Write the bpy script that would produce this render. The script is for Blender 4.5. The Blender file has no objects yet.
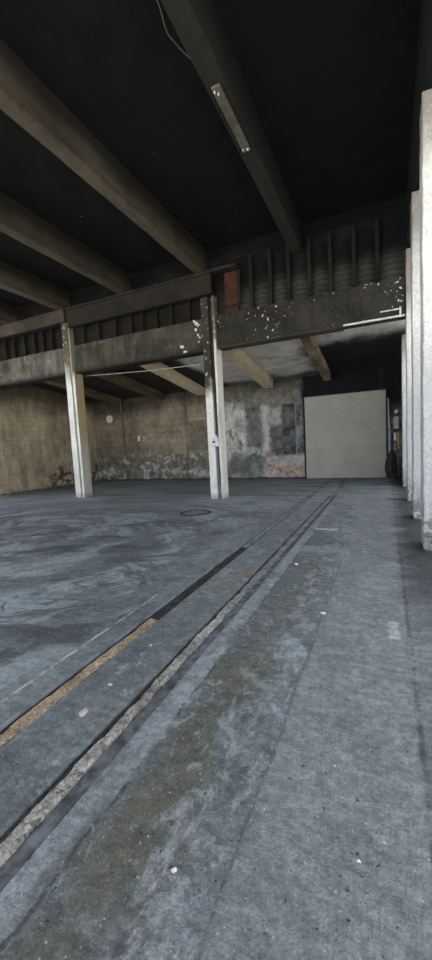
import bpy, bmesh, math, random
from mathutils import Vector, Matrix, noise as mn
random.seed(7)
scene = bpy.context.scene
COL = scene.collection

# ------------------------------------------------------------------ node helper
class NB:
    def __init__(s, name, rough=0.9, bump=None):
        s.m = bpy.data.materials.new(name); s.m.use_nodes = True
        s.t = s.m.node_tree; s.n = s.t.nodes; s.l = s.t.links
        s.b = s.n['Principled BSDF']; s.b.inputs['Roughness'].default_value = rough
        s.b.inputs['Specular IOR Level'].default_value = 0.25
        g = s.n.new('ShaderNodeNewGeometry'); s.P = g.outputs['Position']
        x = s.n.new('ShaderNodeSeparateXYZ'); s.l.new(s.P, x.inputs[0])
        s.x, s.y, s.z = x.outputs
    def put(s, inp, v):
        if isinstance(v, (int, float)): inp.default_value = v
        elif isinstance(v, tuple): inp.default_value = v if len(v) != 3 or inp.type == 'VECTOR' else (*v, 1)
        else: s.l.new(v, inp)
    def op(s, o, a, b=0.0, c=0.0, clamp=False):
        n = s.n.new('ShaderNodeMath'); n.operation = o; n.use_clamp = clamp
        for i, v in enumerate((a, b, c)): s.put(n.inputs[i], v)
        return n.outputs[0]
    def add(s, a, b): return s.op('ADD', a, b)
    def sub(s, a, b): return s.op('SUBTRACT', a, b)
    def mul(s, a, b): return s.op('MULTIPLY', a, b)
    def mx(s, a, b): return s.op('MAXIMUM', a, b)
    def vec(s, sc=(1, 1, 1), off=(0, 0, 0)):
        n = s.n.new('ShaderNodeMapping'); s.l.new(s.P, n.inputs[0])
        n.inputs['Scale'].default_value = sc; n.inputs['Location'].default_value = off
        return n.outputs[0]
    def noise(s, scale, detail=4, rough=0.6, st=(1, 1, 1), off=(0, 0, 0), dist=0):
        n = s.n.new('ShaderNodeTexNoise'); s.l.new(s.vec(st, off), n.inputs['Vector'])
        n.inputs['Scale'].default_value = scale; n.inputs['Detail'].default_value = detail
        n.inputs['Roughness'].default_value = rough; n.inputs['Distortion'].default_value = dist
        return n.outputs[0]
    def vor(s, scale, st=(1, 1, 1), feat='F1'):
        n = s.n.new('ShaderNodeTexVoronoi'); s.l.new(s.vec(st), n.inputs['Vector']); n.feature = feat
        n.inputs['Scale'].default_value = scale
        return n.outputs[0]
    def step(s, v, a, b):
        n = s.n.new('ShaderNodeMapRange'); n.interpolation_type = 'SMOOTHSTEP'
        s.put(n.inputs[0], v)
        if a <= b: s.put(n.inputs[1], a); s.put(n.inputs[2], b); n.inputs[3].default_value = 0; n.inputs[4].default_value = 1
        else: s.put(n.inputs[1], b); s.put(n.inputs[2], a); n.inputs[3].default_value = 1; n.inputs[4].default_value = 0
        return n.outputs[0]
    def band(s, v, a, b, soft):
        return s.mul(s.step(v, a - soft, a + soft), s.step(v, b + soft, b - soft))
    def box(s, u, v, u0, u1, v0, v1, soft=.1):
        return s.mul(s.band(u, u0, u1, soft), s.band(v, v0, v1, soft))
    def mix(s, f, a, b, mode='MIX'):
        n = s.n.new('ShaderNodeMix'); n.data_type = 'RGBA'; n.blend_type = mode; n.clamp_factor = True
        s.put(n.inputs[0], f); s.put(n.inputs[6], a); s.put(n.inputs[7], b)
        return n.outputs[2]
    def mod(s, c, n, amt, a=.3, b=.7):
        lo, hi = 1 - amt, 1 + amt
        return s.mix(1.0, c, s.mix(s.step(n, a, b), (lo, lo, lo), (hi, hi, hi)), 'MULTIPLY')
    def wob(s, v, scale, amp, off=(0, 0, 0), st=(1, 1, 1), detail=4):
        return s.add(v, s.mul(s.sub(s.noise(scale, detail, .65, st, off), .5), amp))
    def out(s, col, bump=None, dist=.02, strength=1.0, rough=None):
        s.put(s.b.inputs['Base Color'], col)
        if rough is not None: s.put(s.b.inputs['Roughness'], rough)
        if bump is not None:
            n = s.n.new('ShaderNodeBump'); n.inputs['Distance'].default_value = dist; n.inputs['Strength'].default_value = strength
            s.put(n.inputs['Height'], bump); s.l.new(n.outputs[0], s.b.inputs['Normal'])
        return s.m

def plain(name, c, var=.35, scale=6, rough=.85, metal=0, bump=.01):
    N = NB(name, rough); n = N.noise(scale, 5, .65)
    N.b.inputs['Metallic'].default_value = metal
    d = tuple(k * (1 - var) for k in c); h = tuple(min(1, k * (1 + var)) for k in c)
    return N.out(N.mix(N.step(n, .3, .7), d, h), n, bump)

# ------------------------------------------------------------------ materials
def mat_floor():
    N = NB('burnt_concrete_floor', .75); x, y = N.x, N.y
    big = N.noise(.55, 5, .65); mid = N.noise(2.2, 6, .7, off=(3, 1, 0)); fine = N.noise(22, 5, .75); grit = N.noise(90, 3, .7)
    c = N.mix(N.step(big, .3, .7), (.118, .129, .137), (.196, .208, .217))
    c = N.mix(N.mul(N.step(mid, .46, .66), .6), c, (.085, .094, .101))
    mot = N.noise(6.5, 6, .75, off=(8, 2, 1))
    c = N.mix(N.mul(N.step(mot, .5, .66), .5), c, (.075, .084, .09)); c = N.mix(N.mul(N.step(mot, .46, .34), .4), c, (.27, .29, .305))
    # swirled tyre and broom streaks on the left part of the floor
    left = N.step(N.wob(x, .5, .8), -1.9, -2.7)
    def swirl(cx, cy, kr, ka, seed, det=6):
        dx, dy = N.sub(N.wob(x, .6, .9, (seed, 0, 0)), cx), N.sub(N.wob(y, .6, .9, (0, seed, 0)), cy)
        r = N.op('SQRT', N.add(N.mul(dx, dx), N.mul(dy, dy))); an = N.op('ARCTAN2', dx, dy)
        cv = N.n.new('ShaderNodeCombineXYZ'); N.l.new(N.mul(r, kr), cv.inputs[0]); N.l.new(N.mul(an, ka), cv.inputs[1]); cv.inputs[2].default_value = seed
        n = N.n.new('ShaderNodeTexNoise'); N.l.new(cv.outputs[0], n.inputs['Vector']); n.inputs['Scale'].default_value = 1
        n.inputs['Detail'].default_value = det; n.inputs['Roughness'].default_value = .68; return n.outputs[0]
    s1 = swirl(-6.4, 4.6, 1.6, 1.1, 3); s2 = swirl(-5.0, 7.5, 2.6, 1.6, 8); s3 = swirl(-3.6, 2.4, 2.2, 1.2, 5)
    c = N.mix(N.mul(left, N.mul(N.step(s1, .46, .58), .85)), c, (.29, .322, .345))
    c = N.mix(N.mul(left, N.mul(N.step(s2, .52, .60), .8)), c, (.078, .087, .095))
    c = N.mix(N.mul(left, N.mul(N.step(s3, .53, .62), .8)), c, (.055, .063, .070))
    smg = N.mul(N.box(N.wob(x, 1.2, 1.0), N.wob(y, 2, .6), -3.6, -2.3, 2.1, 2.9, .15), N.step(s2, .40, .52)); c = N.mix(N.mul(smg, .7), c, (.045, .052, .058))
    c = N.mix(N.mul(left, N.mul(N.step(s1, .60, .70), .5)), c, (.36, .40, .43))
    st = N.noise(1.3, 6, .75, (.35, 3.2, 1), (9, 0, 2), .5)
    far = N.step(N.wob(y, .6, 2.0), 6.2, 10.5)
    c = N.mix(N.mul(far, .65), c, (.31, .325, .335))  # pale dust on the far floor, lightened to make up for weak light
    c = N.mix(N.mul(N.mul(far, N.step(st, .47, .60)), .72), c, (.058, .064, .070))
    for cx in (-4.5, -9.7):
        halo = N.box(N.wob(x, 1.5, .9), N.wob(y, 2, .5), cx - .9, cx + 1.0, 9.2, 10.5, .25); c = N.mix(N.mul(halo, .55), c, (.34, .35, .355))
    # between and right of the tracks: brownish oily trail
    wxl = N.wob(x, 3.5, .09, detail=7)
    pal = N.band(wxl, -1.27, -1.13, .02); c = N.mix(N.mul(pal, N.step(N.noise(2.5, 6, .7, (1.5, .6, 1), (5, 5, 0)), .36, .56)), c, (.235, .252, .265))
    lane = N.band(wxl, -1.12, -.84, .025)
    c = N.mix(N.mul(N.mul(lane, .55), N.step(y, 7, 4.5)), c, (.098, .100, .095))
    brown = N.mul(N.band(N.wob(x, 2, .25), -1.12, -.72, .08), N.mul(N.step(N.noise(1.6, 6, .65, (1, .55, 1), (2, 7, 0)), .42, .54), N.step(y, 7, 4.5)))
    c = N.mix(N.mul(brown, .85), c, (.100, .092, .070))
    tread = N.noise(7, 4, .7, (.5, 1.6, 1), (1, 1, 3)); c = N.mix(N.mul(N.mul(N.band(x, -1.3, -.5, .06), N.step(tread, .54, .64)), .45), c, (.065, .068, .068))
    sm = N.mul(N.band(N.wob(x, 1.6, .3), -.88, -.52, .08), N.step(N.noise(4.5, 7, .75, (1.4, .8, 1), (0, 9, 2), 1.2), .48, .60)); c = N.mix(N.mul(sm, .65), c, (.27, .288, .30))
    brk = N.mul(N.band(wxl, -1.135, -1.118, .004), N.step(N.noise(5, 5, .7, off=(7, 7, 0)), .45, .55)); c = N.mix(N.mul(brk, .8), c, (.035, .037, .040))
    dk = N.mul(N.band(x, -1.9, -.5, .15), N.step(N.noise(1.7, 6, .7, (1.4, .8, 1), (0, 3, 5)), .5, .7))
    c = N.mix(N.mul(dk, .65), c, (.070, .077, .078))
    scu = N.mul(N.band(x, -1.9, -.5, .1), N.step(N.noise(5, 6, .75, (1, .6, 1), (3, 0, 9), 1), .55, .66)); c = N.mix(N.mul(scu, .6), c, (.30, .325, .345))
    rust = N.mul(N.box(N.wob(x, 4, .3), N.wob(y, 3, .5), -1.75, -1.5, 3.5, 4.4, .12), N.step(mid, .4, .6))
    c = N.mix(N.mul(rust, .7), c, (.20, .13, .075))
    # scraped lane on the right
    lane2 = N.band(N.wob(x, 2.5, .10, detail=8), -.53, .13, .014)
    c2 = N.mix(N.step(N.noise(3.2, 6, .7, (1, .5, 1)), .3, .7), (.158, .166, .170), (.228, .237, .240))
    scr = N.noise(9, 5, .7, (.4, 3, 1))
    c2 = N.mix(N.mul(N.step(scr, .55, .7), .35), c2, (.30, .33, .35))
    c = N.mix(N.mul(N.mul(lane2, N.step(y, 13, 8)), .8), c, c2)
    edge = N.band(N.wob(x, 2.5, .10, detail=8), -.541, -.528, .004)
    c = N.mix(N.mul(N.mul(edge, N.step(y, 6.5, 4)), N.mul(N.step(fine, .45, .55), .7)), c, (.05, .055, .06))
    edge2 = N.band(N.wob(x, 4, .09), .14, .165, .01)
    c = N.mix(N.mul(N.mul(edge2, N.step(N.noise(4, 6, .7), .45, .56)), .65), c, (.035, .04, .045))
    # floor colour darker towards the pillars
    pil_dark = N.mul(N.step(N.wob(x, 1.6, 1.0, st=(.6, 1.5, 1), detail=7), -.02, .34), N.step(y, 3.0, 4.6))
    c = N.mix(N.mul(pil_dark, .88), c, (.036, .037, .037))
    # worn paint line left of the track, paint dashes
    pl = N.mul(N.band(N.wob(x, .8, .06), -2.256, -2.241, .005), N.mul(N.band(y, .4, 3.3, .2), N.step(N.noise(3.2, 6, .8), .42, .54)))
    c = N.mix(N.mul(pl, .75), c, (.62, .66, .68))
    pd = N.mul(N.box(N.wob(x, 6, .1), N.wob(y, 6, .12), -1.15, -.78, 6.55, 6.68, .02), N.step(fine, .38, .5))
    c = N.mix(N.mul(pd, .8), c, (.5, .53, .55))
    ps = N.box(N.wob(x, 9, .05), N.wob(y, 6, .12), .0, .075, 3.05, 3.35, .02)
    c = N.mix(N.mul(ps, .45), c, (.5, .53, .55))
    # transverse repair seam
    cr = N.mul(N.band(N.wob(y, 1.2, .25), 5.2, 5.5, .08), N.band(x, -1.25, -.5, .05))
    c = N.mix(N.mul(cr, .4), c, (.30, .33, .36))
    crk = N.band(N.wob(N.add(y, N.mul(x, .35)), 1.5, .25, detail=6), .548, .553, .002)
    c = N.mix(N.mul(N.mul(crk, N.step(x, -1.46, -1.5)), .7), c, (.03, .035, .04))
    # specks and pits
    sp = N.step(N.noise(60, 2, .5, off=(5, 5, 5)), .67, .71)
    c = N.mix(N.mul(sp, .65), c, (.44, .46, .475))
    pit = N.step(N.noise(34, 3, .6, off=(1, 8, 5)), .675, .71)
    c = N.mix(N.mul(pit, .85), c, (.02, .022, .025))
    c = N.mod(c, fine, .28)
    c = N.mod(c, grit, .2)
    c = N.mod(c, N.noise(9, 5, .7, (.7, 1.4, 1), (6, 6, 1)), .2)
    h = N.add(N.add(N.mul(fine, .8), N.mul(grit, .25)), N.add(N.mul(scr, .4), N.mul(mid, .8)))
    return N.out(c, N.sub(h, N.mul(pit, .6)), .02, 1.0)

def mat_back():
    N = NB('sooty_back_wall', .92); x, z = N.x, N.z
    big = N.noise(.9, 5, .65); mid = N.noise(3.2, 6, .7, off=(2, 0, 4)); fine = N.noise(16, 5, .75)
    c = N.mix(N.step(big, .3, .7), (.205, .17, .122), (.385, .325, .24))
    # board-marked courses
    br = N.n.new('ShaderNodeTexBrick'); mp = N.n.new('ShaderNodeCombineXYZ'); N.l.new(x, mp.inputs[0]); N.l.new(z, mp.inputs[1])
    N.l.new(mp.outputs[0], br.inputs['Vector']); br.inputs['Scale'].default_value = 1
    br.inputs['Brick Width'].default_value = 1.7; br.inputs['Row Height'].default_value = .29; br.inputs['Mortar Size'].default_value = .012
    br.inputs['Color1'].default_value = (.42, .42, .42, 1); br.inputs['Color2'].default_value = (.62, .62, .62, 1); br.inputs['Mortar'].default_value = (.25, .25, .25, 1)
    c = N.mix(.55, c, br.outputs[0], 'OVERLAY')
    c = N.mix(N.mul(N.step(N.wob(x, .8, 1.2), -9.3, -12.5), .45), c, (.13, .105, .068))
    wx = N.wob(x, 2.6, .5, detail=8); wz = N.wob(z, 2.0, .6, (5, 0, 0))
    def bx(x0, x1, z0, z1, soft=.06, wob=True): return N.box(wx if wob else x, wz if wob else z, x0, x1, z0, z1, soft)
    # square repair patch, grey column between
    c = N.mix(N.mul(N.box(x, z, -8.35, -7.3, 1.35, 2.75, .05), .55), c, (.115, .10, .085))
    c = N.mix(N.mul(N.band(N.wob(x, 2, .15), -8.55, -8.38, .05), .5), c, (.10, .085, .065))
    c = N.mix(N.mul(N.band(N.wob(x, 2, .1), -12.15, -12.0, .05), .6), c, (.08, .07, .05))
    # peeled band low on the wall
    low = N.mul(N.step(N.wob(z, 1.6, 1.3), 1.45, 1.1), N.step(x, -5.6, -6.2))
    c = N.mix(N.mul(low, .8), c, N.mix(N.step(mid, .35, .65), (.075, .066, .054), (.23, .22, .195)))
    flake = N.step(N.noise(2.6, 6, .72, (1, 1, 1.2), (7, 0, 1), .6), .53, .585)
    c = N.mix(N.mul(N.mul(low, flake), .75), c, (.52, .51, .48))
    # right bay: pale plaster, slate soot, white smear
    bay = N.step(wx, -6.55, -6.35)
    c = N.mix(N.mul(bay, .9), c, N.mix(N.step(mid, .3, .7), (.13, .132, .13), (.36, .36, .335)))
    c = N.mix(N.mul(bx(-6.5, -5.55, .95, 3.4, .1), .85), c, N.mix(N.step(mid, .35, .7), (.50, .49, .45), (.74, .72, .67)))
    c = N.mix(N.mul(bx(-5.5, -4.85, .6, 3.3, .22), .55), c, (.10, .108, .11))
    c = N.mix(N.mul(bx(-6.3, -5.35, .3, 1.2, .12), .6), c, (.09, .09, .085))
    c = N.mix(N.mul(bx(-4.82, -4.55, 1.2, 3.2, .12), .8), c, (.60, .59, .56))
    c = N.mix(N.mul(bx(-4.6, -3.95, 2.35, 3.0, .18), .6), c, (.50, .49, .46))
    c = N.mix(N.mul(bx(-4.5, -3.3, 1.1, 2.3, .1), .6), c, (.055, .058, .058))
    c = N.mix(N.mul(bx(-5.7, -4.7, 1.05, 1.35, .08), .6), c, (.58, .58, .55))
    c = N.mix(N.mul(bx(-4.75, -2.95, .0, .95, .1), .85), c, N.mix(N.step(mid, .35, .7), (.36, .32, .29), (.66, .60, .55)))
    red = N.step(N.noise(4.5, 4, .6, (1, 1, 1.6), (1, 2, 0), 1.0), .5, .56)
    c = N.mix(N.mul(N.mul(N.box(x, z, -4.75, -4.3, .4, .75, .06), red), .95), c, (.40, .09, .055))
    c = N.mix(N.mul(N.mul(N.box(x, z, -4.4, -3.05, .1, .55, .1), red), .8), c, (.36, .17, .10))
    c = N.mix(N.mul(N.mul(N.box(x, z, -6.5, -3.0, 1.0, 3.6, .2), N.step(N.noise(2.4, 6, .75, (1, 1, .6), (3, 3, 3)), .55, .64)), .7), c, (.04, .042, .042))
    # black soot under the ceiling and round the door
    soot = N.step(N.wob(z, 1.1, 1.5, (1, 4, 0)), 2.9, 4.0)
    c = N.mix(N.mul(soot, .8), c, (.022, .021, .019))
    c = N.mix(N.mul(bx(-4.7, -3.0, 3.2, 3.95, .15), N.mul(N.step(fine, .3, .7), .55)), c, (.30, .27, .215))
    c = N.mix(N.mul(bx(-6.7, -5.4, 3.2, 4.0, .12), N.mul(mid, .7)), c, (.22, .19, .14))
    c = N.mix(N.mul(N.step(N.wob(x, 1.5, .5), -3.2, -2.95), N.step(z, 2.7, 3.35)), c, (.009, .010, .012))
    c = N.mix(N.mul(N.step(x, -.25, -.05), .85), c, N.mix(N.step(mid, .4, .65), (.02, .024, .028), (.17, .185, .19)))
    c = N.mix(N.mul(N.step(x, -.25, -.05), N.step(N.wob(z, 1.5, .5), 2.3, 3.0)), c, (.010, .011, .013))
    c = N.mix(N.step(N.wob(z, 5, .16), .12, .03), c, (.055, .042, .032))
    c = N.mod(c, fine, .17); c = N.mod(c, N.noise(5, 6, .7, (1, 1, .7), (9, 1, 1)), .22)
    return N.out(c, N.add(mid, N.mul(fine, .5)), .03)

def mat_left():
    N = NB('brown_sooty_wall', .92); y, z = N.y, N.z
    big = N.noise(.7, 5, .6); mid = N.noise(3, 6, .7); fine = N.noise(14, 5, .75); stv = N.noise(1.6, 5, .7, (1, 2.2, .18))
    c = N.mix(N.step(big, .3, .7), (.44, .35, .235), (.63, .52, .365))
    c = N.mix(N.mul(N.step(stv, .45, .7), .55), c, (.20, .158, .10))
    br = N.n.new('ShaderNodeTexBrick'); mp = N.n.new('ShaderNodeCombineXYZ'); N.l.new(y, mp.inputs[0]); N.l.new(z, mp.inputs[1])
    N.l.new(mp.outputs[0], br.inputs['Vector']); br.inputs['Scale'].default_value = 1
    br.inputs['Brick Width'].default_value = .4; br.inputs['Row Height'].default_value = .2; br.inputs['Mortar Size'].default_value = .012
    br.inputs['Color1'].default_value = (.46, .46, .46, 1); br.inputs['Color2'].default_value = (.56, .56, .56, 1); br.inputs['Mortar'].default_value = (.36, .36, .36, 1)
    c = N.mix(.5, c, br.outputs[0], 'OVERLAY')
    c = N.mix(N.mul(N.step(N.wob(z, 1, 1.0), 3.0, 4.1), .85), c, (.045, .037, .026))
    c = N.mix(N.mul(N.mul(N.step(N.wob(z, 2, .8), 1.3, .7), N.step(y, 11.5, 13.0)), N.step(mid, .44, .58)), c, (.085, .066, .046))
    c = N.mix(N.mul(N.mul(N.step(N.wob(z, 2, .6), .9, .5), N.step(y, 11, 13.5)), N.step(mid, .52, .42)), c, (.50, .42, .30))
    c = N.mix(N.mul(N.step(N.wob(z, 4, .25), .16, .02), .8), c, (.10, .075, .05))
    c = N.mod(c, fine, .13); c = N.mod(c, N.noise(2.5, 6, .7, (1, 1, .6), (9, 1, 1)), .25)
    return N.out(c, N.add(mid, N.mul(fine, .5)), .02)

def mat_ceiling():
    N = NB('soot_black_ceiling', .95)
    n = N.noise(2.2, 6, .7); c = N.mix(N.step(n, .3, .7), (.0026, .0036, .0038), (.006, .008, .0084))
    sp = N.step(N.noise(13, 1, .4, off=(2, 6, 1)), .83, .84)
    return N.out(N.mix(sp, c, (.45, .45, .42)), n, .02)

def mat_low_ceiling():
    N = NB('smoked_low_ceiling', .92); x, y = N.x, N.y
    mid = N.noise(2, 6, .7, (1, 1, 1)); bd = N.noise(2.2, 4, .6, (.5, 6, 1)); fine = N.noise(16, 4, .7)
    c = N.mix(N.step(N.noise(.8, 5, .6), .3, .7), (.50, .49, .46), (.80, .785, .75))
    c = N.mix(N.mul(N.step(bd, .5, .68), .4), c, (.20, .195, .18))
    c = N.mix(N.mul(N.step(N.noise(1.2, 6, .7, off=(3, 1, 1)), .56, .68), .7), c, (.08, .077, .07))
    wx = N.wob(x, 1.0, 1.3); wy = N.wob(y, .9, 1.6, (4, 4, 0))
    c = N.mix(N.mul(N.step(wx, -2.7, -2.0), N.step(wy, 11.6, 12.8)), c, (.010, .011, .013))
    c = N.mix(N.mul(N.step(N.wob(N.add(x, N.mul(N.sub(y, 10.3), -.15)), .7, .5), -6.6, -7.1), .985), c, (.014, .014, .013))
    c = N.mix(N.mul(N.step(wy, 14.6, 15.3), .8), c, (.03, .03, .028))
    return N.out(N.mod(c, fine, .12), N.add(mid, fine), .015)

def mat_beam(name, c0, c1, soot=.5, sootcol=(.02, .019, .017), sootz=None):
    N = NB(name, .9); n = N.noise(.9, 5, .65, (1, .35, 1)); f = N.noise(11, 5, .75); s = N.noise(2, 6, .7, (1, .3, 1), (4, 0, 2))
    c = N.mix(N.step(n, .3, .7), c0, c1)
    c = N.mix(N.mul(N.step(s, .46, .66), soot), c, sootcol)
    if sootz: c = N.mix(N.mul(N.step(N.wob(N.z, 1.3, .45), *sootz), .85), c, (.012, .012, .011))
    return N.out(N.mod(c, f, .16), N.add(n, N.mul(f, .5)), .015)

def mat_girder(name, c0, c1, flake_amt, soot):
    N = NB(name, .9); x, z = N.x, N.z
    n = N.noise(1.2, 5, .65); v = N.noise(3.0, 6, .75, (1.6, 1, .25), (2, 0, 0)); f = N.noise(15, 5, .75)
    c = N.mix(N.step(n, .3, .7), c0, c1)
    c = N.mix(N.mul(N.step(N.noise(2.2, 6, .75, (1, 1, .8), (6, 1, 2)), .54, .68), .7 if not flake_amt else .15), c, tuple(min(.5, k * 1.9) for k in c1))
    c = N.mix(N.mul(N.step(v, .46, .64), soot), c, (.017, .016, .014))
    c = N.mix(N.mul(N.step(N.wob(z, 3, .2), 4.42, 4.28), .6), c, (.03, .028, .024))
    c = N.mod(c, f, .2)
    if flake_amt:
        zone = N.noise(.9, 2, .5, off=(8.3, 0, 1.5)); fl = N.noise(11, 5, .62, off=(1, 2, 3))
        fm = N.step(N.add(fl, N.mul(N.sub(zone, .5), .42)), .715 - flake_amt, .735 - flake_amt)
        c = N.mix(fm, c, (.72, .71, .67))
        sm = N.step(N.noise(30, 2, .5, off=(3, 3, 1)), .70, .73); c = N.mix(N.mul(sm, .8), c, (.6, .58, .52))
    return N.out(c, N.add(v, N.mul(f, .5)), .02)

def mat_column(name, white, z0, z1, tan=None, top=(.032, .029, .025)):
    """whitewash below, soot above (z0..z1); tan: colour of the weathered upper right side"""
    N = NB(name, .9); z = N.z
    n = N.noise(1.8, 5, .65, (1, 1, .5)); v = N.noise(6, 6, .7, (1, 1, .18)); f = N.noise(22, 5, .75)
    c = N.mix(N.step(n, .3, .7), tuple(k * .78 for k in white), white)
    c = N.mix(N.mul(N.step(v, .52, .7), .5), c, tuple(k * .42 for k in white))
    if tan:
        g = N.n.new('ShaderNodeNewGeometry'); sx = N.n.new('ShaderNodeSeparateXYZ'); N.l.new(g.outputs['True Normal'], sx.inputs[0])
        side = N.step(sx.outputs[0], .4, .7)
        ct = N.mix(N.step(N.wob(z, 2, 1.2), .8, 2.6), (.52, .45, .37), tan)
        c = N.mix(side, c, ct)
    sm = N.step(N.wob(z, 3.0, 1.1, st=(1.6, 1.6, .5)), z0, z1)
    c = N.mix(sm, c, N.mix(N.step(n, .35, .7), top, tuple(k * 2.2 for k in top)))
    ch = N.mul(sm, N.step(N.noise(9, 4, .6, off=(4, 4, 4)), .63, .66)); c = N.mix(ch, c, (.55, .52, .46))
    c = N.mix(N.mul(N.step(N.wob(z, 5, .25), .22, .03), .55), c, (.17, .165, .155))
    return N.out(N.mod(c, f, .16), N.add(v, f), .012)

def mat_pilaster():
    N = NB('whitewashed_pillar_concrete', .9); z = N.z
    n = N.noise(1.5, 5, .65, (1, 1, .5)); v = N.noise(7, 6, .7, (1, 1, .15)); f = N.noise(26, 5, .75)
    c = N.mix(N.step(n, .3, .7), (.66, .645, .61), (.85, .84, .815))
    c = N.mix(N.mul(N.step(v, .5, .68), .35), c, (.40, .385, .36))
    low = N.step(N.wob(z, 1.2, 1.0), 3.3, 2.0)
    c = N.mix(N.mul(low, .75), c, (.42, .425, .435))
    c = N.mix(N.mul(N.step(N.wob(N.add(z, N.mul(N.sub(N.y, 5.7), .16)), 1.5, .9), 4.6, 5.5), .82), c, (.20, .175, .15))
    ch = N.mul(N.step(N.wob(z, 4, .5), .75, .2), N.step(N.noise(13, 5, .65, off=(2, 2, 2)), .46, .54))
    c = N.mix(N.mul(ch, .8), c, (.19, .175, .155))
    return N.out(N.mod(c, f, .18), N.add(v, N.sub(f, N.mul(ch, .8))), .02)

def mat_upper():
    N = NB('sooty_clerestory_blocks', .95); x, z = N.x, N.z
    w = N.n.new('ShaderNodeTexWave'); w.bands_direction = 'Z'; N.l.new(N.vec(), w.inputs['Vector']); w.inputs['Scale'].default_value = 2.4
    w.inputs['Distortion'].default_value = 4; w.inputs['Detail'].default_value = 4
    n = N.noise(1.6, 5, .65)
    right = N.step(x, -4.3, -3.9)
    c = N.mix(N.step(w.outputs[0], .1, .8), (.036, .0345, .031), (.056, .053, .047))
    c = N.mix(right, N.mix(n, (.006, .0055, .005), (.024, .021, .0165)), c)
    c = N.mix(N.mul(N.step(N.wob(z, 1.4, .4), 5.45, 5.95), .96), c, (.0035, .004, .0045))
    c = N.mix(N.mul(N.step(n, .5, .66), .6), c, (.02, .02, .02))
    return N.out(c, w.outputs[0], .015)

def mat_door():
    N = NB('bare_grey_beige_panel', .9); x, z = N.x, N.z
    n = N.noise(1.1, 5, .6); f = N.noise(12, 4, .7); s = N.noise(2.4, 5, .7, (.6, 1, 1.6), (3, 1, 1))
    c = N.mix(N.step(n, .3, .7), (.365, .355, .31), (.42, .41, .36))
    c = N.mix(N.mul(N.step(s, .55, .7), .35), c, (.50, .485, .425))
    br = N.n.new('ShaderNodeTexBrick'); mp = N.n.new('ShaderNodeCombineXYZ'); N.l.new(x, mp.inputs[0]); N.l.new(z, mp.inputs[1])
    N.l.new(mp.outputs[0], br.inputs['Vector']); br.inputs['Scale'].default_value = 1
    br.inputs['Brick Width'].default_value = .8; br.inputs['Row Height'].default_value = .65; br.inputs['Mortar Size'].default_value = .006
    br.inputs['Color1'].default_value = (.49, .49, .49, 1); br.inputs['Color2'].default_value = (.53, .53, .53, 1); br.inputs['Mortar'].default_value = (.45, .45, .45, 1)
    c = N.mix(.5, c, br.outputs[0], 'OVERLAY')
    return N.out(N.mod(c, f, .05), f, .004)

def mat_grout(name, a, b, dark):
    N = NB(name, .95); n = N.noise(14, 6, .8, (1.3, .7, 1)); f = N.noise(60, 4, .75)
    c = N.mix(N.step(n, .3, .7), a, b); c = N.mod(c, N.noise(3, 4, .6), .3); c = N.mix(N.mul(N.step(N.noise(20, 5, .75, off=(2, 2, 2)), .54, .6), .8), c, dark)
    return N.out(N.mod(c, f, 0.50), N.add(n, f), .02)

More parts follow.
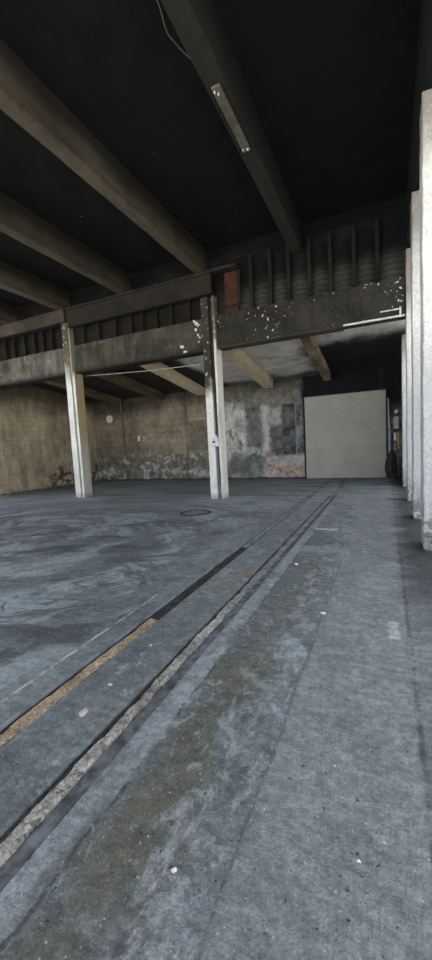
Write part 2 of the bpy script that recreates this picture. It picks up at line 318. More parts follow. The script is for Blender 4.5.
M = dict(floor=mat_floor(), back=mat_back(), left=mat_left(), ceil=mat_ceiling(), edgebeam=plain('blue_black_soot', (.0035, .005, .0065), .4, 3), lowceil=mat_low_ceiling(),
    beam=mat_beam('smoked_brown_concrete', (.040, .034, .024), (.098, .083, .061), .5, sootz=(6.45, 6.8)),
    darkbeam=mat_beam('soot_dark_concrete', (.012, .012, .011), (.028, .027, .024), .5, sootz=(6.4, 6.9)),
    splitbeam=mat_beam('half_charred_tan_concrete', (.10, .07, .045), (.50, .39, .26), .55, (.03, .024, .018)),
    tanbeam=mat_beam('scorched_tan_concrete', (.58, .47, .31), (.82, .69, .49), .3, (.14, .11, .075)),
    brownbeam=mat_beam('scorched_brown_concrete', (.055, .042, .027), (.19, .145, .09), .65),
    header=mat_beam('charred_brown_timber', (.011, .0095, .008), (.030, .025, .019), .5),
    palehead=mat_beam('smoked_grey_brown_concrete', (.036, .030, .022), (.08, .068, .051), .5),
    gl=mat_girder('worn_grey_girder', (.07, .063, .052), (.16, .148, .127), 0, .6),
    gm=mat_girder('worn_dark_girder', (.036, .030, .024), (.09, .078, .062), 0, .6),
    gr=mat_girder('flaking_dark_girder', (.020, .018, .0155), (.048, .043, .036), .05, .5),
    colc=mat_column('whitewashed_column', (.84, .825, .79), 2.75, 3.5),
    coll=mat_column('whitewashed_column_tan_side', (.82, .82, .80), 3.9, 4.6, (.46, .34, .19), (.085, .072, .054)),
    groove=mat_column('sooty_groove', (.27, .27, .27), 1.9, 3.0, None, (.026, .024, .022)),
    strip=mat_column('cream_corner_strip', (.82, .76, .66), 4.25, 4.6, None, (.13, .105, .075)),
    green=mat_column('greenish_grey_strip', (.40, .43, .33), 5.2, 5.8, None, (.24, .185, .09)),
    pil=mat_pilaster(), upper=mat_upper(), door=mat_door(),
    stud=mat_beam('charred_stud', (.006, .0055, .005), (.030, .026, .02), .65, sootz=(5.4, 5.9)),
    groutB=mat_grout('pale_rough_grout', (.20, .185, .165), (.45, .415, .37), (.10, .09, .08)),
    groutA=mat_grout('ochre_earth_fill', (.28, .20, .125), (.47, .36, .25), (.15, .10, .06)),
    groutG=mat_grout('grey_dust_fill', (.13, .14, .15), (.25, .27, .285), (.06, .065, .07)),
    groutD=mat_grout('dark_dust_fill', (.05, .052, .056), (.13, .135, .14), (.03, .03, .032)),
    soil=mat_grout('black_grit_fill', (.020, .018, .017), (.075, .06, .05), (.01, .01, .01)),
    oldrail=plain('dusty_purple_grey_iron', (.095, .096, .108), .6, 11, .7),
    iron=plain('dark_worn_iron', (.045, .045, .055), .5, 9, .6, .3),
    steel=plain('grey_worn_steel', (.20, .215, .235), .4, 9, .5, .3),
    white=plain('dirty_white_paint', (.62, .62, .60), .25, 12, .7),
    offwhite=plain('chalky_white', (.78, .77, .74), .15, 14, .8),
    grey=plain('light_grey_plastic', (.40, .41, .41), .2, 12, .7),
    dark=plain('soot_black', (.022, .021, .02), .5, 8),
    char=plain('charred_rubbish', (.050, .042, .036), .7, 9, .95, 0, .05),
    red=plain('red_brown_panel', (.062, .023, .014), .35, 3),
    rust=plain('rusty_iron', (.20, .11, .06), .5, 8, .8),
    tan=plain('tan_board', (.36, .26, .16), .35, 6),
    slate=plain('smoky_slate_board', (.088, .092, .092), .8, 3.2),
    slate2=plain('smeared_slate_board', (.15, .155, .152), .8, 2.6),
    stonew=plain('pale_stone', (.66, .64, .61), .2, 14), stonep=plain('pinkish_stone', (.50, .42, .37), .2, 12),
    stoneg=plain('dark_stone', (.05, .05, .052), .4, 14), earth=plain('bounce_yard_concrete', (.46, .43, .38), .3, 3),
    plate=plain('dull_steel_plate', (.10, .092, .074), .35, 5, .7), )

# ------------------------------------------------------------------ mesh helpers
def box(bm, x0, x1, y0, y1, z0, z1, seg=None, amp=0.0, sc=2.0):
    """box, optionally cut along its long axis and with chipped, uneven faces"""
    vs = bmesh.ops.create_cube(bm, size=1)['verts']
    bmesh.ops.scale(bm, vec=(x1 - x0, y1 - y0, z1 - z0), verts=vs)
    bmesh.ops.translate(bm, vec=((x0 + x1) / 2, (y0 + y1) / 2, (z0 + z1) / 2), verts=vs)
    if seg:
        for ax in range(3):
            L = (x1 - x0, y1 - y0, z1 - z0)[ax]
            n = max(0, min(40, int(L / seg)))
            lo = (x0, y0, z0)[ax]
            for k in range(1, n + 1):
                no = Vector((0, 0, 0)); no[ax] = 1; co = Vector((x0, y0, z0)); co[ax] = lo + L * k / (n + 1)
                vset = set(vs); g = [v for v in bm.verts if v in vset or v.is_valid]
                bmesh.ops.bisect_plane(bm, geom=bm.verts[:] + bm.edges[:] + bm.faces[:], plane_co=co, plane_no=no)
        if amp:
            for v in bm.verts:
                if x0 - .001 <= v.co.x <= x1 + .001 and y0 - .001 <= v.co.y <= y1 + .001 and z0 - .001 <= v.co.z <= z1 + .001:
                    d = mn.noise_vector(v.co * sc) * amp
                    if abs(v.co.z - z0) < .001 and z0 < .01: d.z = 0
                    v.co += d
    return bm
def nbox(*a, **k): return box(bmesh.new(), *a, **k)
def poly(bm, pts, axis, a, b):
    """extrude a 2-D outline along an axis from a to b"""
    def P(u, v, w): return {2: (u, v, w), 1: (u, w, v), 0: (w, u, v)}[axis]
    A = [bm.verts.new(P(u, v, a)) for u, v in pts]; B = [bm.verts.new(P(u, v, b)) for u, v in pts]
    bm.faces.new(A); bm.faces.new(B[::-1])
    for i in range(len(pts)):
        j = (i + 1) % len(pts); bm.faces.new((A[i], B[i], B[j], A[j]))
    bmesh.ops.recalc_face_normals(bm, faces=bm.faces); return bm
def tube(bm, pts, r, n=8):
    rings = []
    for i, p in enumerate(pts):
        p = Vector(p); t = (Vector(pts[min(i + 1, len(pts) - 1)]) - Vector(pts[max(i - 1, 0)])).normalized()
        u = t.orthogonal().normalized() if i == 0 else (rings_u - t * rings_u.dot(t)).normalized()
        rings_u = u; w = t.cross(u)
        rr = r[i] if isinstance(r, (list, tuple)) else r
        rings.append([bm.verts.new(p + (u * math.cos(a) + w * math.sin(a)) * rr) for a in [2 * math.pi * k / n for k in range(n)]])
    for a, b in zip(rings, rings[1:]):
        for k in range(n): bm.faces.new((a[k], a[(k + 1) % n], b[(k + 1) % n], b[k]))
    bm.faces.new(rings[0][::-1]); bm.faces.new(rings[-1]); return bm
def disc(bm, c, r, h, n=28, ax='z', r2=None):
    d = {'z': (0, 0, 1), 'y': (0, 1, 0)}[ax]; c = Vector(c)
    return tube(bm, [c, c + Vector(d) * h], [r, r2 or r], n)
def ring(bm, c, r0, r1, h, n=32):
    V = [[bm.verts.new((c[0] + r * math.cos(a), c[1] + r * math.sin(a), c[2] + z)) for a in [2 * math.pi * k / n for k in range(n)]] for r, z in ((r0, 0), (r1, 0), (r1, h), (r0, h))]
    for q in range(4):
        A, B = V[q], V[(q + 1) % 4]
        for k in range(n): bm.faces.new((A[k], A[(k + 1) % n], B[(k + 1) % n], B[k]))
    bmesh.ops.recalc_face_normals(bm, faces=bm.faces); return bm
def lump(c, r, seed, amp=.35, flat=None, sub=3):
    bm = bmesh.new(); bmesh.ops.create_icosphere(bm, subdivisions=sub, radius=1)
    for v in bm.verts:
        n = v.co.normalized(); k = 1 + amp * mn.noise(n * 1.6 + Vector((seed * 7.1, seed, 3))) + amp * .4 * mn.noise(n * 4 + Vector((seed, 0, 0)))
        v.co = Vector((n.x * r[0] * k, n.y * r[1] * k, n.z * r[2] * k)); 
    lo = min(v.co.z for v in bm.verts); cut = lo + (r[2] * .35)
    for v in bm.verts: v.co.z = max(v.co.z, cut)
    for v in bm.verts: v.co += Vector((c[0], c[1], c[2] - cut))
    return bm

def pebble(c, r, seed):
    bm = bmesh.new(); q = random.Random(seed)
    for i in range(13):
        v = Vector((q.gauss(0, 1), q.gauss(0, 1), q.gauss(0, 1))).normalized()
        bm.verts.new(Vector((v.x * r * 1.35, v.y * r, max(v.z * .7, -.25) * r)) * q.uniform(.75, 1.1))
    bmesh.ops.convex_hull(bm, input=bm.verts[:]); bmesh.ops.delete(bm, geom=[v for v in bm.verts if not v.link_faces], context='VERTS')
    a = q.uniform(0, 6); bmesh.ops.rotate(bm, verts=bm.verts, matrix=Matrix.Rotation(a, 3, 'Z')); lo = min(v.co.z for v in bm.verts)
    for v in bm.verts: v.co += Vector((c[0], c[1], c[2] - lo))
    return bm
def obj(name, bm, mat, parent=None, loc=None, smooth=False, bevel=0):
    """one mesh object; bm is in world coordinates and is moved to the given origin"""
    me = bpy.data.meshes.new(name)
    o0 = Vector(loc) if loc is not None else (parent.matrix_world.translation.copy() if parent is None else Vector(parent['_o']) if parent else Vector())
    for v in bm.verts: v.co -= o0
    bm.to_mesh(me); bm.free()
    me.materials.append(mat)
    if smooth:
        for p in me.polygons: p.use_smooth = True
    o = bpy.data.objects.new(name, me); COL.objects.link(o)
    if parent: o.parent = parent; o['_o'] = parent['_o']
    else: o.location = o0; o['_o'] = tuple(o0)
    if bevel:
        b = o.modifiers.new('edge', 'BEVEL'); b.width = bevel; b.segments = 2; b.limit_method = 'ANGLE'
    return o
def tag(o, label, cat, group=None):
    o['label'] = label; o['category'] = cat
    if group: o['group'] = group
    return o
def thing(name, label, cat, loc, group=None):
    o = bpy.data.objects.new(name, None); COL.objects.link(o); o.location = loc; o['_o'] = tuple(loc); o.empty_display_size = .2
    return tag(o, label, cat, group)
def one(name, bm, mat, label, cat, loc, group=None, **k):
    return tag(obj(name, bm, mat, None, loc, **k), label, cat, group)
def struct(name, bm, mat, label=None, loc=(0, 0, 0), **k):
    o = obj(name, bm, mat, None, loc, **k); o['kind'] = 'structure'
    if label: o['label'] = label
    return o
ORD = ['first', 'second', 'third', 'fourth', 'fifth', 'sixth', 'seventh', 'eighth', 'ninth']

# ------------------------------------------------------------------ dimensions (metres)
XL, XR, YG, YB = -13.96, .44, 9.9, 15.55
Z0, Z1, ZR, ZC = 4.27, 5.14, 6.3, 6.95

# ------------------------------------------------------------------ setting
bm = bmesh.new()
prof = [(-40, 0), (-2.06, 0), (-2.06, -.03), (-1.90, -.03), (-1.90, 0), (-1.47, 0), (-1.47, -.03), (-1.275, -.03), (-1.275, 0), (1.6, 0), (30, 0)]
low = [(30, -.3), (-40, -.3)]
poly(bm, prof + low, 1, -1.6, 15.9)
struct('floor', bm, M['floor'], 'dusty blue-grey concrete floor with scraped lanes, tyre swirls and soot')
struct('floor', nbox(-45, 35, -45, -1.61, -.3, -.01), M['earth'], 'unseen pale yard added in front of the open hall to bounce sunlight')  # unseen ground, added so that sunlight bounces into the hall
struct('ceiling', nbox(XL - .3, 1.6, -5.0, 10.3, ZC, ZC + .25), M['ceil'], 'soot-black roof slab over the main hall')  # runs on unseen behind the camera to dim the near floor
bm = bmesh.new(); poly(bm, [(10.31, 4.80), (15.54, 4.09), (15.54, 4.34), (10.31, 5.05)], 0, XL - .3, 1.6)
struct('ceiling', bm, M['lowceil'], 'low smoke-stained ceiling behind the girder, pale in the middle')
struct('wall_back', nbox(XL - .3, 1.6, YB, YB + .3, 0, 4.6), M['back'], 'sooty peeling concrete back wall with patches')
struct('wall_left', nbox(XL - .3, XL, 9.0, YB, 0, ZC), M['left'], 'brown smoke-stained left wall')
struct('wall_right', nbox(.80, 1.1, 12.62, YB - .001, 0, 4.05), M['pil'], 'grey wall behind the white pillars')
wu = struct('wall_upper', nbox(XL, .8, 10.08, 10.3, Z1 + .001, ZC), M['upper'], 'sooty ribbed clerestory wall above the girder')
d = struct('door_1', nbox(-2.98, -.01, 15.44, 15.5, .015, 3.265), M['door'], 'large plain grey-beige panel closing the doorway', (-1.5, 15.47, 0))
obj('edge_frame', box(box(nbox(-3.03, -2.985, 15.42, 15.54, 0, 3.3), -.005, .035, 15.42, 15.54, 0, 3.3), -3.03, .035, 15.42, 15.54, 3.27, 3.31), M['dark'], d)

# ------------------------------------------------------------------ roof beams
RB = [(-1.87, 'darkbeam', 'sooty dark roof beam under the black ceiling, rightmost, with a bolted plate below'),
      (-4.50, 'beam', 'brown-grey concrete roof beam running onto the head of the central column'),
      (-7.12, 'beam', 'brown-grey concrete roof beam ending on the dark header between the two columns'),
      (-9.63, 'beam', 'brown-grey concrete roof beam ending over the left column'),
      (-12.25, 'beam', 'short visible stub of brown roof beam at the far left, left of the left column')]
beams = []
for xr, m, lab in RB:
    b = obj('roof_beam', nbox(xr - .28, xr, -4.9, 10.07, ZR, ZC, seg=.32, amp=.012, sc=3), M[m], None, (xr - .14, 4.6, ZR), bevel=.012)
    tag(b, lab, 'beam', 'roof beams of the main hall'); beams.append(b)
b5 = beams[0]
pl = obj('splice_plate', nbox(-2.075, -1.945, 5.05, 6.3, ZR - .04, ZR - .001), M['plate'], b5, bevel=.01); pl['label'] = 'pale bolted plate under the beam'
for xx, yy in ((-2.045, 5.10), (-2.01, 5.15), (-2.05, 6.22), (-1.98, 6.24)):
    obj('bolt', disc(bmesh.new(), (xx, yy, ZR - .062), .013, .022, 10), M['white'], pl)
one('loose_strip', tube(bmesh.new(), [(-2.145, 3.7, 6.288), (-2.17, 3.95, 6.27), (-2.21, 4.12, 6.245), (-2.215, 4.2, 6.235), (-2.18, 4.4, 6.25), (-2.14, 4.6, 6.288)], .006, 6), M['plate'],
    'thin pale strip hanging loose from the edge of the rightmost roof beam', 'strip', (-2.17, 4.1, 6.28))
# edge beam above the pillars
one('edge_beam', nbox(.46, .8, -4.9, 9.9, 5.70, ZC, seg=.4, amp=.01), M['edgebeam'], 'soot-black beam lying over the tops of the white pillars', 'beam', (.6, 4.8, 5.7))

# ------------------------------------------------------------------ girders
def girder(x0, x1, mat, lab):
    g = thing('concrete_girder', lab, 'girder', ((x0 + x1) / 2, 10.1, Z0), 'girders across the hall')
    obj('web', nbox(x0, x1, 9.93, 10.29, Z0, Z1 - .012, seg=.3, amp=.010, sc=3), M[mat], g, bevel=.012)
    return g
gR = girder(-4.280, XR - .001, 'gr', 'dark girder dotted with white flaking paint, right of the central column')
gM = girder(-9.50, -4.71, 'gm', 'worn dark-brown girder spanning between the left and central columns')
gL = girder(XL, -9.912, 'gl', 'worn grey girder left of the left column')
bm = nbox(-.92, .41, 9.895, 9.928, Z0 - .02, Z0 + .022); box(bm, .30, .34, 9.895, 9.928, Z0 + .022, Z0 + .20); box(bm, -.1, .3, 9.90, 9.928, Z0 + .15, Z0 + .175)
e = obj('edge_angle', bm, M['white'], gR); e['label'] = 'white steel angle'
obj('bottom_lip', nbox(-9.49, -4.72, 9.90, 10.29, Z0 - .05, Z0 - .002, seg=.5, amp=.006), M['header'], gM)
obj('bottom_lip', nbox(XL + .01, -9.94, 9.90, 10.29, Z0 - .06, Z0 - .002, seg=.5, amp=.006), M['dark'], gL)
obj('bottom_lip', nbox(-4.26, -.95, 9.90, 10.29, Z0 - .03, Z0 - .002, seg=.5, amp=.006), M['palehead'], gR)
# white plaster chips at the right end of the middle girder
ch = bmesh.new()
rnd = random.Random(3)
for cx, cz, n_, s_ in ((-4.84, 5.0, 5, .05), (-4.80, 4.74, 4, .035), (-4.78, 4.55, 3, .03), (-5.32, 4.40, 4, .05)):
    for k in range(n_):
        x, z, s = cx + rnd.uniform(-.12, .09), cz + rnd.uniform(-.13, .13), s_ * rnd.uniform(.4, 1.1)
        pts = [(x + s * math.cos(a) * rnd.uniform(.35, 1.5), z + s * math.sin(a) * rnd.uniform(.35, 1.5)) for a in [i * math.pi / 5 for i in range(10)]]
        poly(ch, pts, 1, 9.908, 9.925)
c_ = obj('paint_flakes', ch, M['offwhite'], gM); c_['kind'] = 'stuff'; c_['label'] = 'white paint flakes by the central column'

# headers above
hd = thing('header_beam', 'dark charred header beam between the left column and the central column', 'beam', (-6.9, 9.8, 5.7))
obj('face_board', nbox(-9.50, -4.29, 9.73, 9.84, 5.70, 6.20, seg=.35, amp=.010), M['header'], hd, bevel=.01)
obj('top_ledge', nbox(-9.50, -3.55, 9.70, 9.90, 6.205, 6.27, seg=.3, amp=.015), M['dark'], hd)
obj('bottom_flange', nbox(-9.50, -4.30, 9.71, 9.84, 5.665, 5.695), M['stud'], hd)
hl = thing('header_beam', 'grey-brown header band above the studs left of the left column', 'beam', (-11.9, 9.8, 5.86))
obj('face_board', nbox(XL + .01, -9.64, 9.73, 9.90, 5.88, 6.29, seg=.35, amp=.010), M['palehead'], hl, bevel=.01)
obj('bottom_flange', nbox(XL + .01, -9.92, 9.71, 9.90, 5.845, 5.875), M['stud'], hl)

# ------------------------------------------------------------------ clerestory studs
def stud(x, z1, lab, w=.05, m='stud', front=9.93):
    bm = nbox(x - w / 2, x + w / 2, front, 10.075, Z1 + .003, z1, seg=.2, amp=.012, sc=6)
    one('clerestory_stud', bm, M[m], lab, 'stud', (x, 10.0, Z1), 'studs of the clerestory')
for k, x in enumerate((-3.22, -2.70, -2.22, -1.70, -1.20, -.66, -.15)):
    stud(x, 6.5, '%s charred upright stud right of the red-brown panel, above the flaking girder' % ORD[k], .085)
for k, x in enumerate((-5.10, -5.69, -6.21, -6.72, -7.13, -7.74, -8.43, -9.06)):
    stud(x, 6.2, '%s slim upright stud left of the central column, under the dark header' % ORD[k], .045)
for k, x in enumerate((-10.48, -10.92, -11.34, -11.85, -12.37, -12.85)):
    stud(x, 5.84, '%s upright stud left of the left column, above the grey girder' % ORD[k], .05)
# curved block infills of the right bay are part of the wall
SX = (-3.22, -2.70, -2.22, -1.70, -1.20, -.66, -.15, .40)
for k in range(7):
    x0, x1 = SX[k] + .055, SX[k + 1] - .055
    pts = [(x0, 10.07)] + [(x0 + (x1 - x0) * t / 6, 10.07 - .075 * math.sin(math.pi * t / 6)) for t in range(1, 6)] + [(x1, 10.07)]
    bm = bmesh.new(); poly(bm, pts, 2, Z1 + .003, 6.35)
    struct('wall_infill', bm, M['upper'])
rp = thing('infill_board', 'red-brown board filling the first clerestory bay right of the central column', 'board', (-3.8, 10.0, Z1 + .003))
obj('board', nbox(-3.98, -3.62, 9.97, 10.0, 5.36, 6.20), M['red'], rp)
obj('lower_rail', nbox(-3.98, -3.58, 9.95, 10.0, Z1 + .11, 5.355), M['dark'], rp); obj('sill_board', nbox(-3.98, -3.62, 9.97, 10.0, Z1 + .003, Z1 + .108), M['red'], rp)
obj('side_rail', nbox(-3.615, -3.52, 9.94, 10.0, 5.36, 6.20, seg=.15, amp=.01), M['stud'], rp)

# ------------------------------------------------------------------ columns
c = thing('concrete_column', 'central column, whitewashed below and sooty above, with a dark groove and switch box', 'column', (-4.49, 10.06, 0), 'columns under the girder')
def shaft(pts, z1, mat, par, name='shaft', seg=.35):
    bm = bmesh.new(); poly(bm, pts, 2, 0, z1)
    n = int(z1 / seg)
    for k in range(1, n): bmesh.ops.bisect_plane(bm, geom=bm.verts[:] + bm.edges[:] + bm.faces[:], plane_co=(0, 0, z1 * k / n), plane_no=(0, 0, 1))
    for v in bm.verts:
        d = mn.noise_vector(v.co * 3.1) * .010; d.z = 0; v.co += d
    return obj(name, bm, M[mat], par, bevel=.012)
shaft([(-4.69, 9.85), (-4.47, 9.85), (-4.47, 10.25), (-4.69, 10.25)], 5.66, 'colc', c)
shaft([(-4.465, 9.93), (-4.355, 9.93), (-4.355, 10.25), (-4.465, 10.25)], 5.66, 'groove', c, 'groove_web')
shaft([(-4.35, 9.85), (-4.285, 9.85), (-4.285, 10.25), (-4.35, 10.25)], 5.66, 'strip', c, 'edge_flange')
l = thing('concrete_column', 'left column with a white front strip and a tan weathered side', 'column', (-9.72, 10.06, 0), 'columns under the girder')
shaft([(-9.91, 9.85), (-9.67, 9.85), (-9.67, 10.25), (-9.91, 10.25)], 6.29, 'coll', l)
shaft([(-9.665, 9.875), (-9.61, 9.875), (-9.61, 10.25), (-9.665, 10.25)], 6.29, 'green', l, 'groove_web')
shaft([(-9.605, 9.86), (-9.515, 9.86), (-9.515, 10.25), (-9.605, 10.25)], 4.26, 'coll', l, 'edge_flange')
# switch box and conduit on the central column
sb = thing('switch_box', 'small white electrical box on the groove of the central column', 'electrical box', (-4.41, 9.83, 1.62), None)
obj('enclosure', nbox(-4.53, -4.32, 9.765, 9.845, 1.52, 1.77), M['white'], sb, bevel=.01)
obj('knob', disc(bmesh.new(), (-4.46, 9.735, 1.65), .03, .03, 12, 'y'), M['dark'], sb)
obj('cable_gland', disc(bmesh.new(), (-4.41, 9.80, 1.772), .028, .07, 10), M['white'], sb)
one('conduit', tube(bmesh.new(), [(-4.41, 9.90, 1.83), (-4.41, 9.905, 2.6), (-4.405, 9.905, 4.2)], .016, 8), M['iron'], 'dark thin conduit rising in the groove above the white switch box', 'conduit', (-4.41, 9.9, 1.83))
one('conduit', tube(bmesh.new(), [(-4.365, 9.84, .42), (-4.37, 9.835, 1.0), (-4.38, 9.835, 1.53)], .012, 8), M['dark'], 'black thin cable running down below the white switch box', 'conduit', (-4.37, 9.84, .42))

# ------------------------------------------------------------------ right-hand pillars
PIL = [(5.66, 'nearest white pillar at the right edge of the picture, broken plaster at its foot'),
       (7.72, 'second white pillar from the camera along the right wall'),
       (9.88, 'third white pillar from the camera, carrying the right end of the girder'),
       (12.6, 'farthest pale pillar on the right, behind the girder')]
for k, (y, lab) in enumerate(PIL):
    h = 5.69 if k < 3 else 4.48
    p = thing('wall_pillar', lab, 'pillar', (.6, y + .2, 0), 'white pillars along the right wall')
    obj('shaft', nbox(XR, .79, y, y + .42, 0, h, seg=.16, amp=.012, sc=4), M['pil'], p, bevel=.015)
    if k == 0:
        bm = nbox(XR + .02, .72, y - .04, y - .012, .0, .24, seg=.05, amp=.03, sc=8)
        f_ = obj('broken_plaster', bm, M['groutB'], p); f_['label'] = 'crumbled plaster foot'

# ------------------------------------------------------------------ low ceiling beams
def zc(y): return 4.80 - (y - 10.3) * .75 / 5.55
LB = [(-2.20, .28, 'splitbeam', 'split tan ceiling beam behind the girder, above the left edge of the beige panel'),
      (-4.62, .42, 'tanbeam', 'thick tan ceiling beam just right of the central column, behind the girder'),
      (-7.70, .42, 'tanbeam', 'tan ceiling beam left of the central column, ending behind it'),
      (-9.85, .40, 'brownbeam', 'sooty brown ceiling beam midway between the two columns, behind the girder'),
      (-12.35, .40, 'brownbeam', 'dark brown ceiling beam above the round white spot, seen right of the left column')]
for x, w, m, lab in LB:
    bm = bmesh.new()
    poly(bm, [(10.34, zc(10.34) - .30), (15.4, zc(15.4) - .30), (15.4, zc(15.4) - .005), (10.34, zc(10.34) - .005)], 0, x, x + w)
    for k in range(1, 14): bmesh.ops.bisect_plane(bm, geom=bm.verts[:] + bm.edges[:] + bm.faces[:], plane_co=(0, 10.34 + k * .36, 0), plane_no=(0, 1, 0))
    for v in bm.verts: v.co += mn.noise_vector(v.co * 2.5) * .012
    one('ceiling_beam', bm, M[m], lab, 'beam', (x + w / 2, 12.9, zc(12.9) - .3), 'beams of the low ceiling', bevel=.012)
one('cable', tube(bmesh.new(), [(-9.5, 10.36, 4.19), (-8.2, 10.36, 4.11), (-6.6, 10.36, 4.02), (-4.72, 10.36, 3.98)], .012, 8), M['grey'],
    'pale cable strung below the middle girder from the left column to the central column', 'cable', (-7.1, 10.36, 4.05))
one('hanging_wire', tube(bmesh.new(), [(-11.88, 15.2, 4.13), (-11.88, 15.2, 3.8), (-11.87, 15.2, 3.45)], .007, 6), M['grey'], 'thin wire dangling from the dark ceiling right of the left column', 'wire', (-11.88, 15.2, 4.13))

# ------------------------------------------------------------------ back wall fittings
yb = YB - .004
one('wall_disc', disc(bmesh.new(), (-12.9, yb - .03, 3.18), .19, .03, 28, 'y'), M['tan' if 0 else 'offwhite'], 'round pale disc high on the back wall, right of the left column', 'disc', (-12.9, yb, 3.18))
for x, z, lab in ((-11.17, 2.10, 'left of two small white plates side by side on the back wall'), (-10.86, 2.06, 'right of two small white plates side by side on the back wall')):
    one('wall_plate', nbox(x - .06, x + .06, yb - .025, yb, z - .13, z + .13), M['offwhite' if x < -11 else 'grey'], lab, 'plate', (x, yb, z - .13), 'small plates on the back wall', bevel=.01)
n = thing('blocked_doorway', 'smoke-blackened boarded niche on the back wall left of the beige panel', 'niche', (-3.45, 15.5, .98))
obj('board', nbox(-3.92, -3.39, 15.50, 15.549, 1.02, 3.10), M['slate'], n)
obj('edge_trim', nbox(-3.385, -3.34, 15.48, 15.549, 1.02, 3.12), M['steel'], n)
obj('side_board', nbox(-3.335, -3.06, 15.50, 15.549, 1.05, 3.05), M['slate2'], n)
tr = nbox(-3.10, -3.04, 15.45, 15.495, 2.35, 2.47); box(tr, -3.2, -3.1, 15.46, 15.495, 2.28, 2.34)
one('rusty_bracket', tr, M['rust'], 'rusty bracket at the upper left edge of the beige panel', 'bracket', (-3.07, 15.5, 2.3))
# clutter right of the panel
pp = thing('drain_pipe', 'pale vertical pipe on the back wall right of the beige panel', 'pipe', (.10, 15.49, .55))
obj('pipe', tube(bmesh.new(), [(.07, 15.48, 2.95), (.08, 15.48, 2.2), (.10, 15.48, 1.85), (.11, 15.48, .62)], [.035, .04, .055, .055], 12), M['grey'], pp, smooth=True)
for z in (1.78, 1.35, .72): obj('collar', disc(bmesh.new(), (.105, 15.48, z), .07, .05, 14), M['steel'], pp)
obj('foot', nbox(.05, .2, 15.42, 15.53, .55, .615), M['dark'], pp)
one('charred_heap', lump((.15, 15.25, 0), (.19, .18, .62), 4, .3), M['char'], 'dark charred heap of rubbish on the floor below the pale pipe', 'rubbish', (.15, 15.25, 0))
gb = thing('fuse_box', 'grey fuse box beside the pale pipe, near the right wall', 'electrical box', (.33, 15.5, 1.85))
obj('enclosure', nbox(.25, .42, 15.45, 15.549, 1.80, 2.25), M['grey'], gb, bevel=.01); obj('lid_edge', nbox(.24, .43, 15.43, 15.448, 1.78, 1.81), M['dark'], gb)
one('meter_box', nbox(.25, .32, 15.46, 15.549, 1.38, 1.66), M['offwhite'], 'small bright white box below the grey fuse box', 'electrical box', (.285, 15.5, 1.38), bevel=.008)
one('wall_board', nbox(.33, .43, 15.49, 15.549, 1.05, 1.68), M['tan'], 'scorched tan board beside the bright white box', 'board', (.38, 15.52, 1.05))
one('cable_loop', tube(bmesh.new(), [(.26, 15.42, 2.45), (.33, 15.41, 2.6), (.40, 15.41, 2.55), (.42, 15.41, 2.35), (.40, 15.42, 2.27)], .018, 8), M['dark'], 'black cable looping over the grey fuse box', 'cable', (.33, 15.42, 2.27))
one('wall_lamp', disc(bmesh.new(), (.33, 15.44, 2.44), .07, .10, 14, 'y', .04), M['white'], 'small white round fitting inside the black cable loop', 'fitting', (.33, 15.5, 2.44), smooth=False)
one('drain_elbow', tube(bmesh.new(), [(.28, 15.47, 1.30), (.30, 15.45, 1.0), (.36, 15.45, .8), (.37, 15.45, .05)], [.04, .05, .05, .045], 10), M['steel'], 'crooked grey pipe running down to the floor in the right back corner', 'pipe', (.36, 15.46, .05))

# ------------------------------------------------------------------ floor tracks
def strip(x0, x1, y0, y1, z, amp, seed, n=90):
    bm = bmesh.new(); k = 4; rows = []
    for i in range(n + 1):
        y = y0 + (y1 - y0) * i / n; r = []
        for j in range(k + 1):
            x = x0 + (x1 - x0) * j / k
            e = mn.noise(Vector((x * 3 + seed, y * 5, j))) * amp * (1.6 if j in (0, k) else .7)
            r.append(bm.verts.new((min(max(x + e, x0 - .0), x1 + .0), y, z + mn.noise(Vector((x * 20, y * 9, seed))) * amp * .5)))
        rows.append(r)
    for a, b in zip(rows, rows[1:]):
        for j in range(k): bm.faces.new((a[j], a[j + 1], b[j + 1], b[j]))
    ret = bmesh.ops.extrude_face_region(bm, geom=bm.faces[:])
    for v in ret['geom']:
        if isinstance(v, bmesh.types.BMVert): v.co.z = -.0295
    bmesh.ops.recalc_face_normals(bm, faces=bm.faces)
    return bm
tA = thing('floor_track', 'left floor track with dark iron edge and ochre earth fill', 'rail track', (-1.98, 4, -.0295), 'rail tracks in the floor')
obj('rail_edge', strip(-2.057, -2.043, .3, 10.9, .004, .004, 1), M['steel'], tA)
f = obj('track_fill', strip(-2.005, -1.905, .3, 2.75, -.004, .022, 2, 140), M['groutA'], tA); f['label'] = 'ochre earth fill'
obj('track_bed', strip(-2.040, -2.007, .3, 2.75, -.018, .004, 3), M['soil'], tA)
f = obj('open_groove_fill', strip(-2.040, -1.905, 2.76, 5.25, -.016, .010, 4), M['soil'], tA); f['label'] = 'black grit in the open groove'
f = obj('dust_fill', strip(-2.018, -1.930, 5.26, 10.9, -.003, .008, 5), M['groutG'], tA); f['label'] = 'grey dust fill'
tB = thing('floor_track', 'right floor track with pale rough fill between dark iron edges', 'rail track', (-1.36, 4, -.0295), 'rail tracks in the floor')
obj('rail_edge', strip(-1.465, -1.437, .2, 10.9, -.010, .012, 6), M['soil'], tB)
f = obj('track_fill', strip(-1.433, -1.358, .2, 3.6, .004, .030, 7, 160), M['groutB'], tB); f['label'] = 'pale crumbly fill'
obj('rail_edge', box(nbox(-2.040, -2.02, 5.26, 10.9, -.0295, -.006), -1.928, -1.905, 5.26, 10.9, -.0295, -.006), M['groutD'], tA)
f = obj('dust_fill', strip(-1.433, -1.345, 3.61, 10.9, -.003, .01, 8), M['groutG'], tB); f['label'] = 'grey dust fill'
obj('rail', strip(-1.355, -1.28, .2, 4.9, -.006, .008, 9), M['oldrail'], tB)
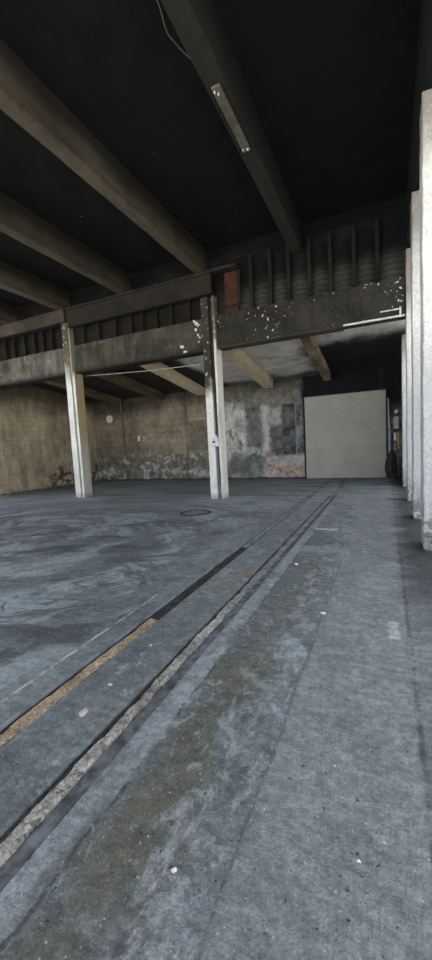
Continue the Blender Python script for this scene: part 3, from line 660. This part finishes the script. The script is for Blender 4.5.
obj('rail', strip(-1.325, -1.28, 4.91, 10.9, -.006, .008, 10), M['groutD'], tB)

mh = thing('manhole_cover', 'round iron manhole cover in the floor in front of the central column', 'manhole cover', (-4.1, 7.72, 0))
obj('frame', ring(bmesh.new(), (-4.1, 7.72, .001), .31, .37, .012), M['iron'], mh)
obj('cover', disc(bmesh.new(), (-4.1, 7.72, .001), .27, .008), M['groutG'], mh)

# ------------------------------------------------------------------ loose stones
ST = [(-1.66, 1.56, .029, 'stonep', 'largest loose stone, pinkish and angular, between the two floor tracks'),
      (-.38, 1.66, .007, 'stoneg', 'small dark stone on the scraped lane, left of a white one'),
      (-.24, 1.71, .007, 'stonew', 'small white stone on the scraped lane, level with a dark one'),
      (-.11, 1.32, .009, 'stonew', 'white pebble on the scraped lane in the right foreground'),
      (-.115, 1.345, .008, 'stoneg', 'dark pebble just behind the white foreground pebble on the scraped lane'),
      (-.14, 1.21, .006, 'stoneg', 'tiny dark stone nearest the camera on the scraped lane'),
      (-.73, 1.04, .013, 'stonew', 'white chip on the dark floor in the left foreground'),
      (-.745, 1.045, .010, 'stoneg', 'dark chip lying against the white chip in the left foreground'),
      (-.53, 3.32, .020, 'stonew', 'white pebble at the left edge of the scraped lane, mid-floor'),
      (-1.69, 1.83, .016, 'stonep', 'small pale stone just behind the pinkish one between the tracks'),
      (-.77, .78, .016, 'stoneg', 'dark flat chip at the bottom edge of the picture'),
      (-1.72, 2.35, .012, 'stonew', 'small white stone between the tracks, beside the ochre fill'),
      (-.86, 2.35, .012, 'stoneg', 'dark pebble on the brownish trail right of the tracks'),
      (-1.05, 4.6, .022, 'stonew', 'pale chip right of the right floor track, farthest of the loose stones')]
for k, (x, y, r, m, lab) in enumerate(ST):
    one('loose_stone', pebble((x, y, .001), r * (.8 if r < .015 else 1), k), M[m], lab, 'stone', (x, y, 0), 'loose stones on the floor')

# ------------------------------------------------------------------ light: overcast daylight through open front and sides, sun added for yard bounce
w = bpy.data.worlds.new('sky'); scene.world = w; w.use_nodes = True
bg = w.node_tree.nodes['Background']; bg.inputs[0].default_value = (.82, .91, 1.0, 1); bg.inputs[1].default_value = 1.0
sl = bpy.data.lights.new('sun', 'SUN'); sl.energy = 9; sl.angle = .01; sl.color = (1, .93, .82)
so = bpy.data.objects.new('sun', sl); COL.objects.link(so); so.location = (6, -20, 20)
so.rotation_euler = Vector((.06, .45, -.89)).to_track_quat('-Z', 'Y').to_euler()

# ------------------------------------------------------------------ camera
cam = bpy.data.cameras.new('camera'); co = bpy.data.objects.new('camera', cam); COL.objects.link(co)
cam.sensor_fit = 'VERTICAL'; cam.sensor_height = 36; cam.lens = 376.149 * 36 / 960; cam.clip_start = .05; cam.clip_end = 200
p, r, yw = map(math.radians, (-5.243, 3.072, 24.55))
fw = Vector((-math.sin(yw) * math.cos(p), math.cos(yw) * math.cos(p), math.sin(p)))
rt = Vector((math.cos(yw), math.sin(yw), 0)); up = rt.cross(fw)
R = rt * math.cos(r) - up * math.sin(r); U = rt * math.sin(r) + up * math.cos(r)
# image x = X cos r - Y sin r, image y = X sin r + Y cos r
mw = Matrix((R, U, -fw)).transposed().to_4x4(); mw.translation = (0, 0, 1.55)
co.matrix_world = mw
scene.camera = co
for o in bpy.data.objects:
    if '_o' in o: del o['_o']
scene.view_settings.view_transform = 'Standard'; scene.view_settings.look = 'None'
scene.view_settings.gamma = 1; scene.view_settings.exposure = 1.38; scene.view_settings.use_curve_mapping = False
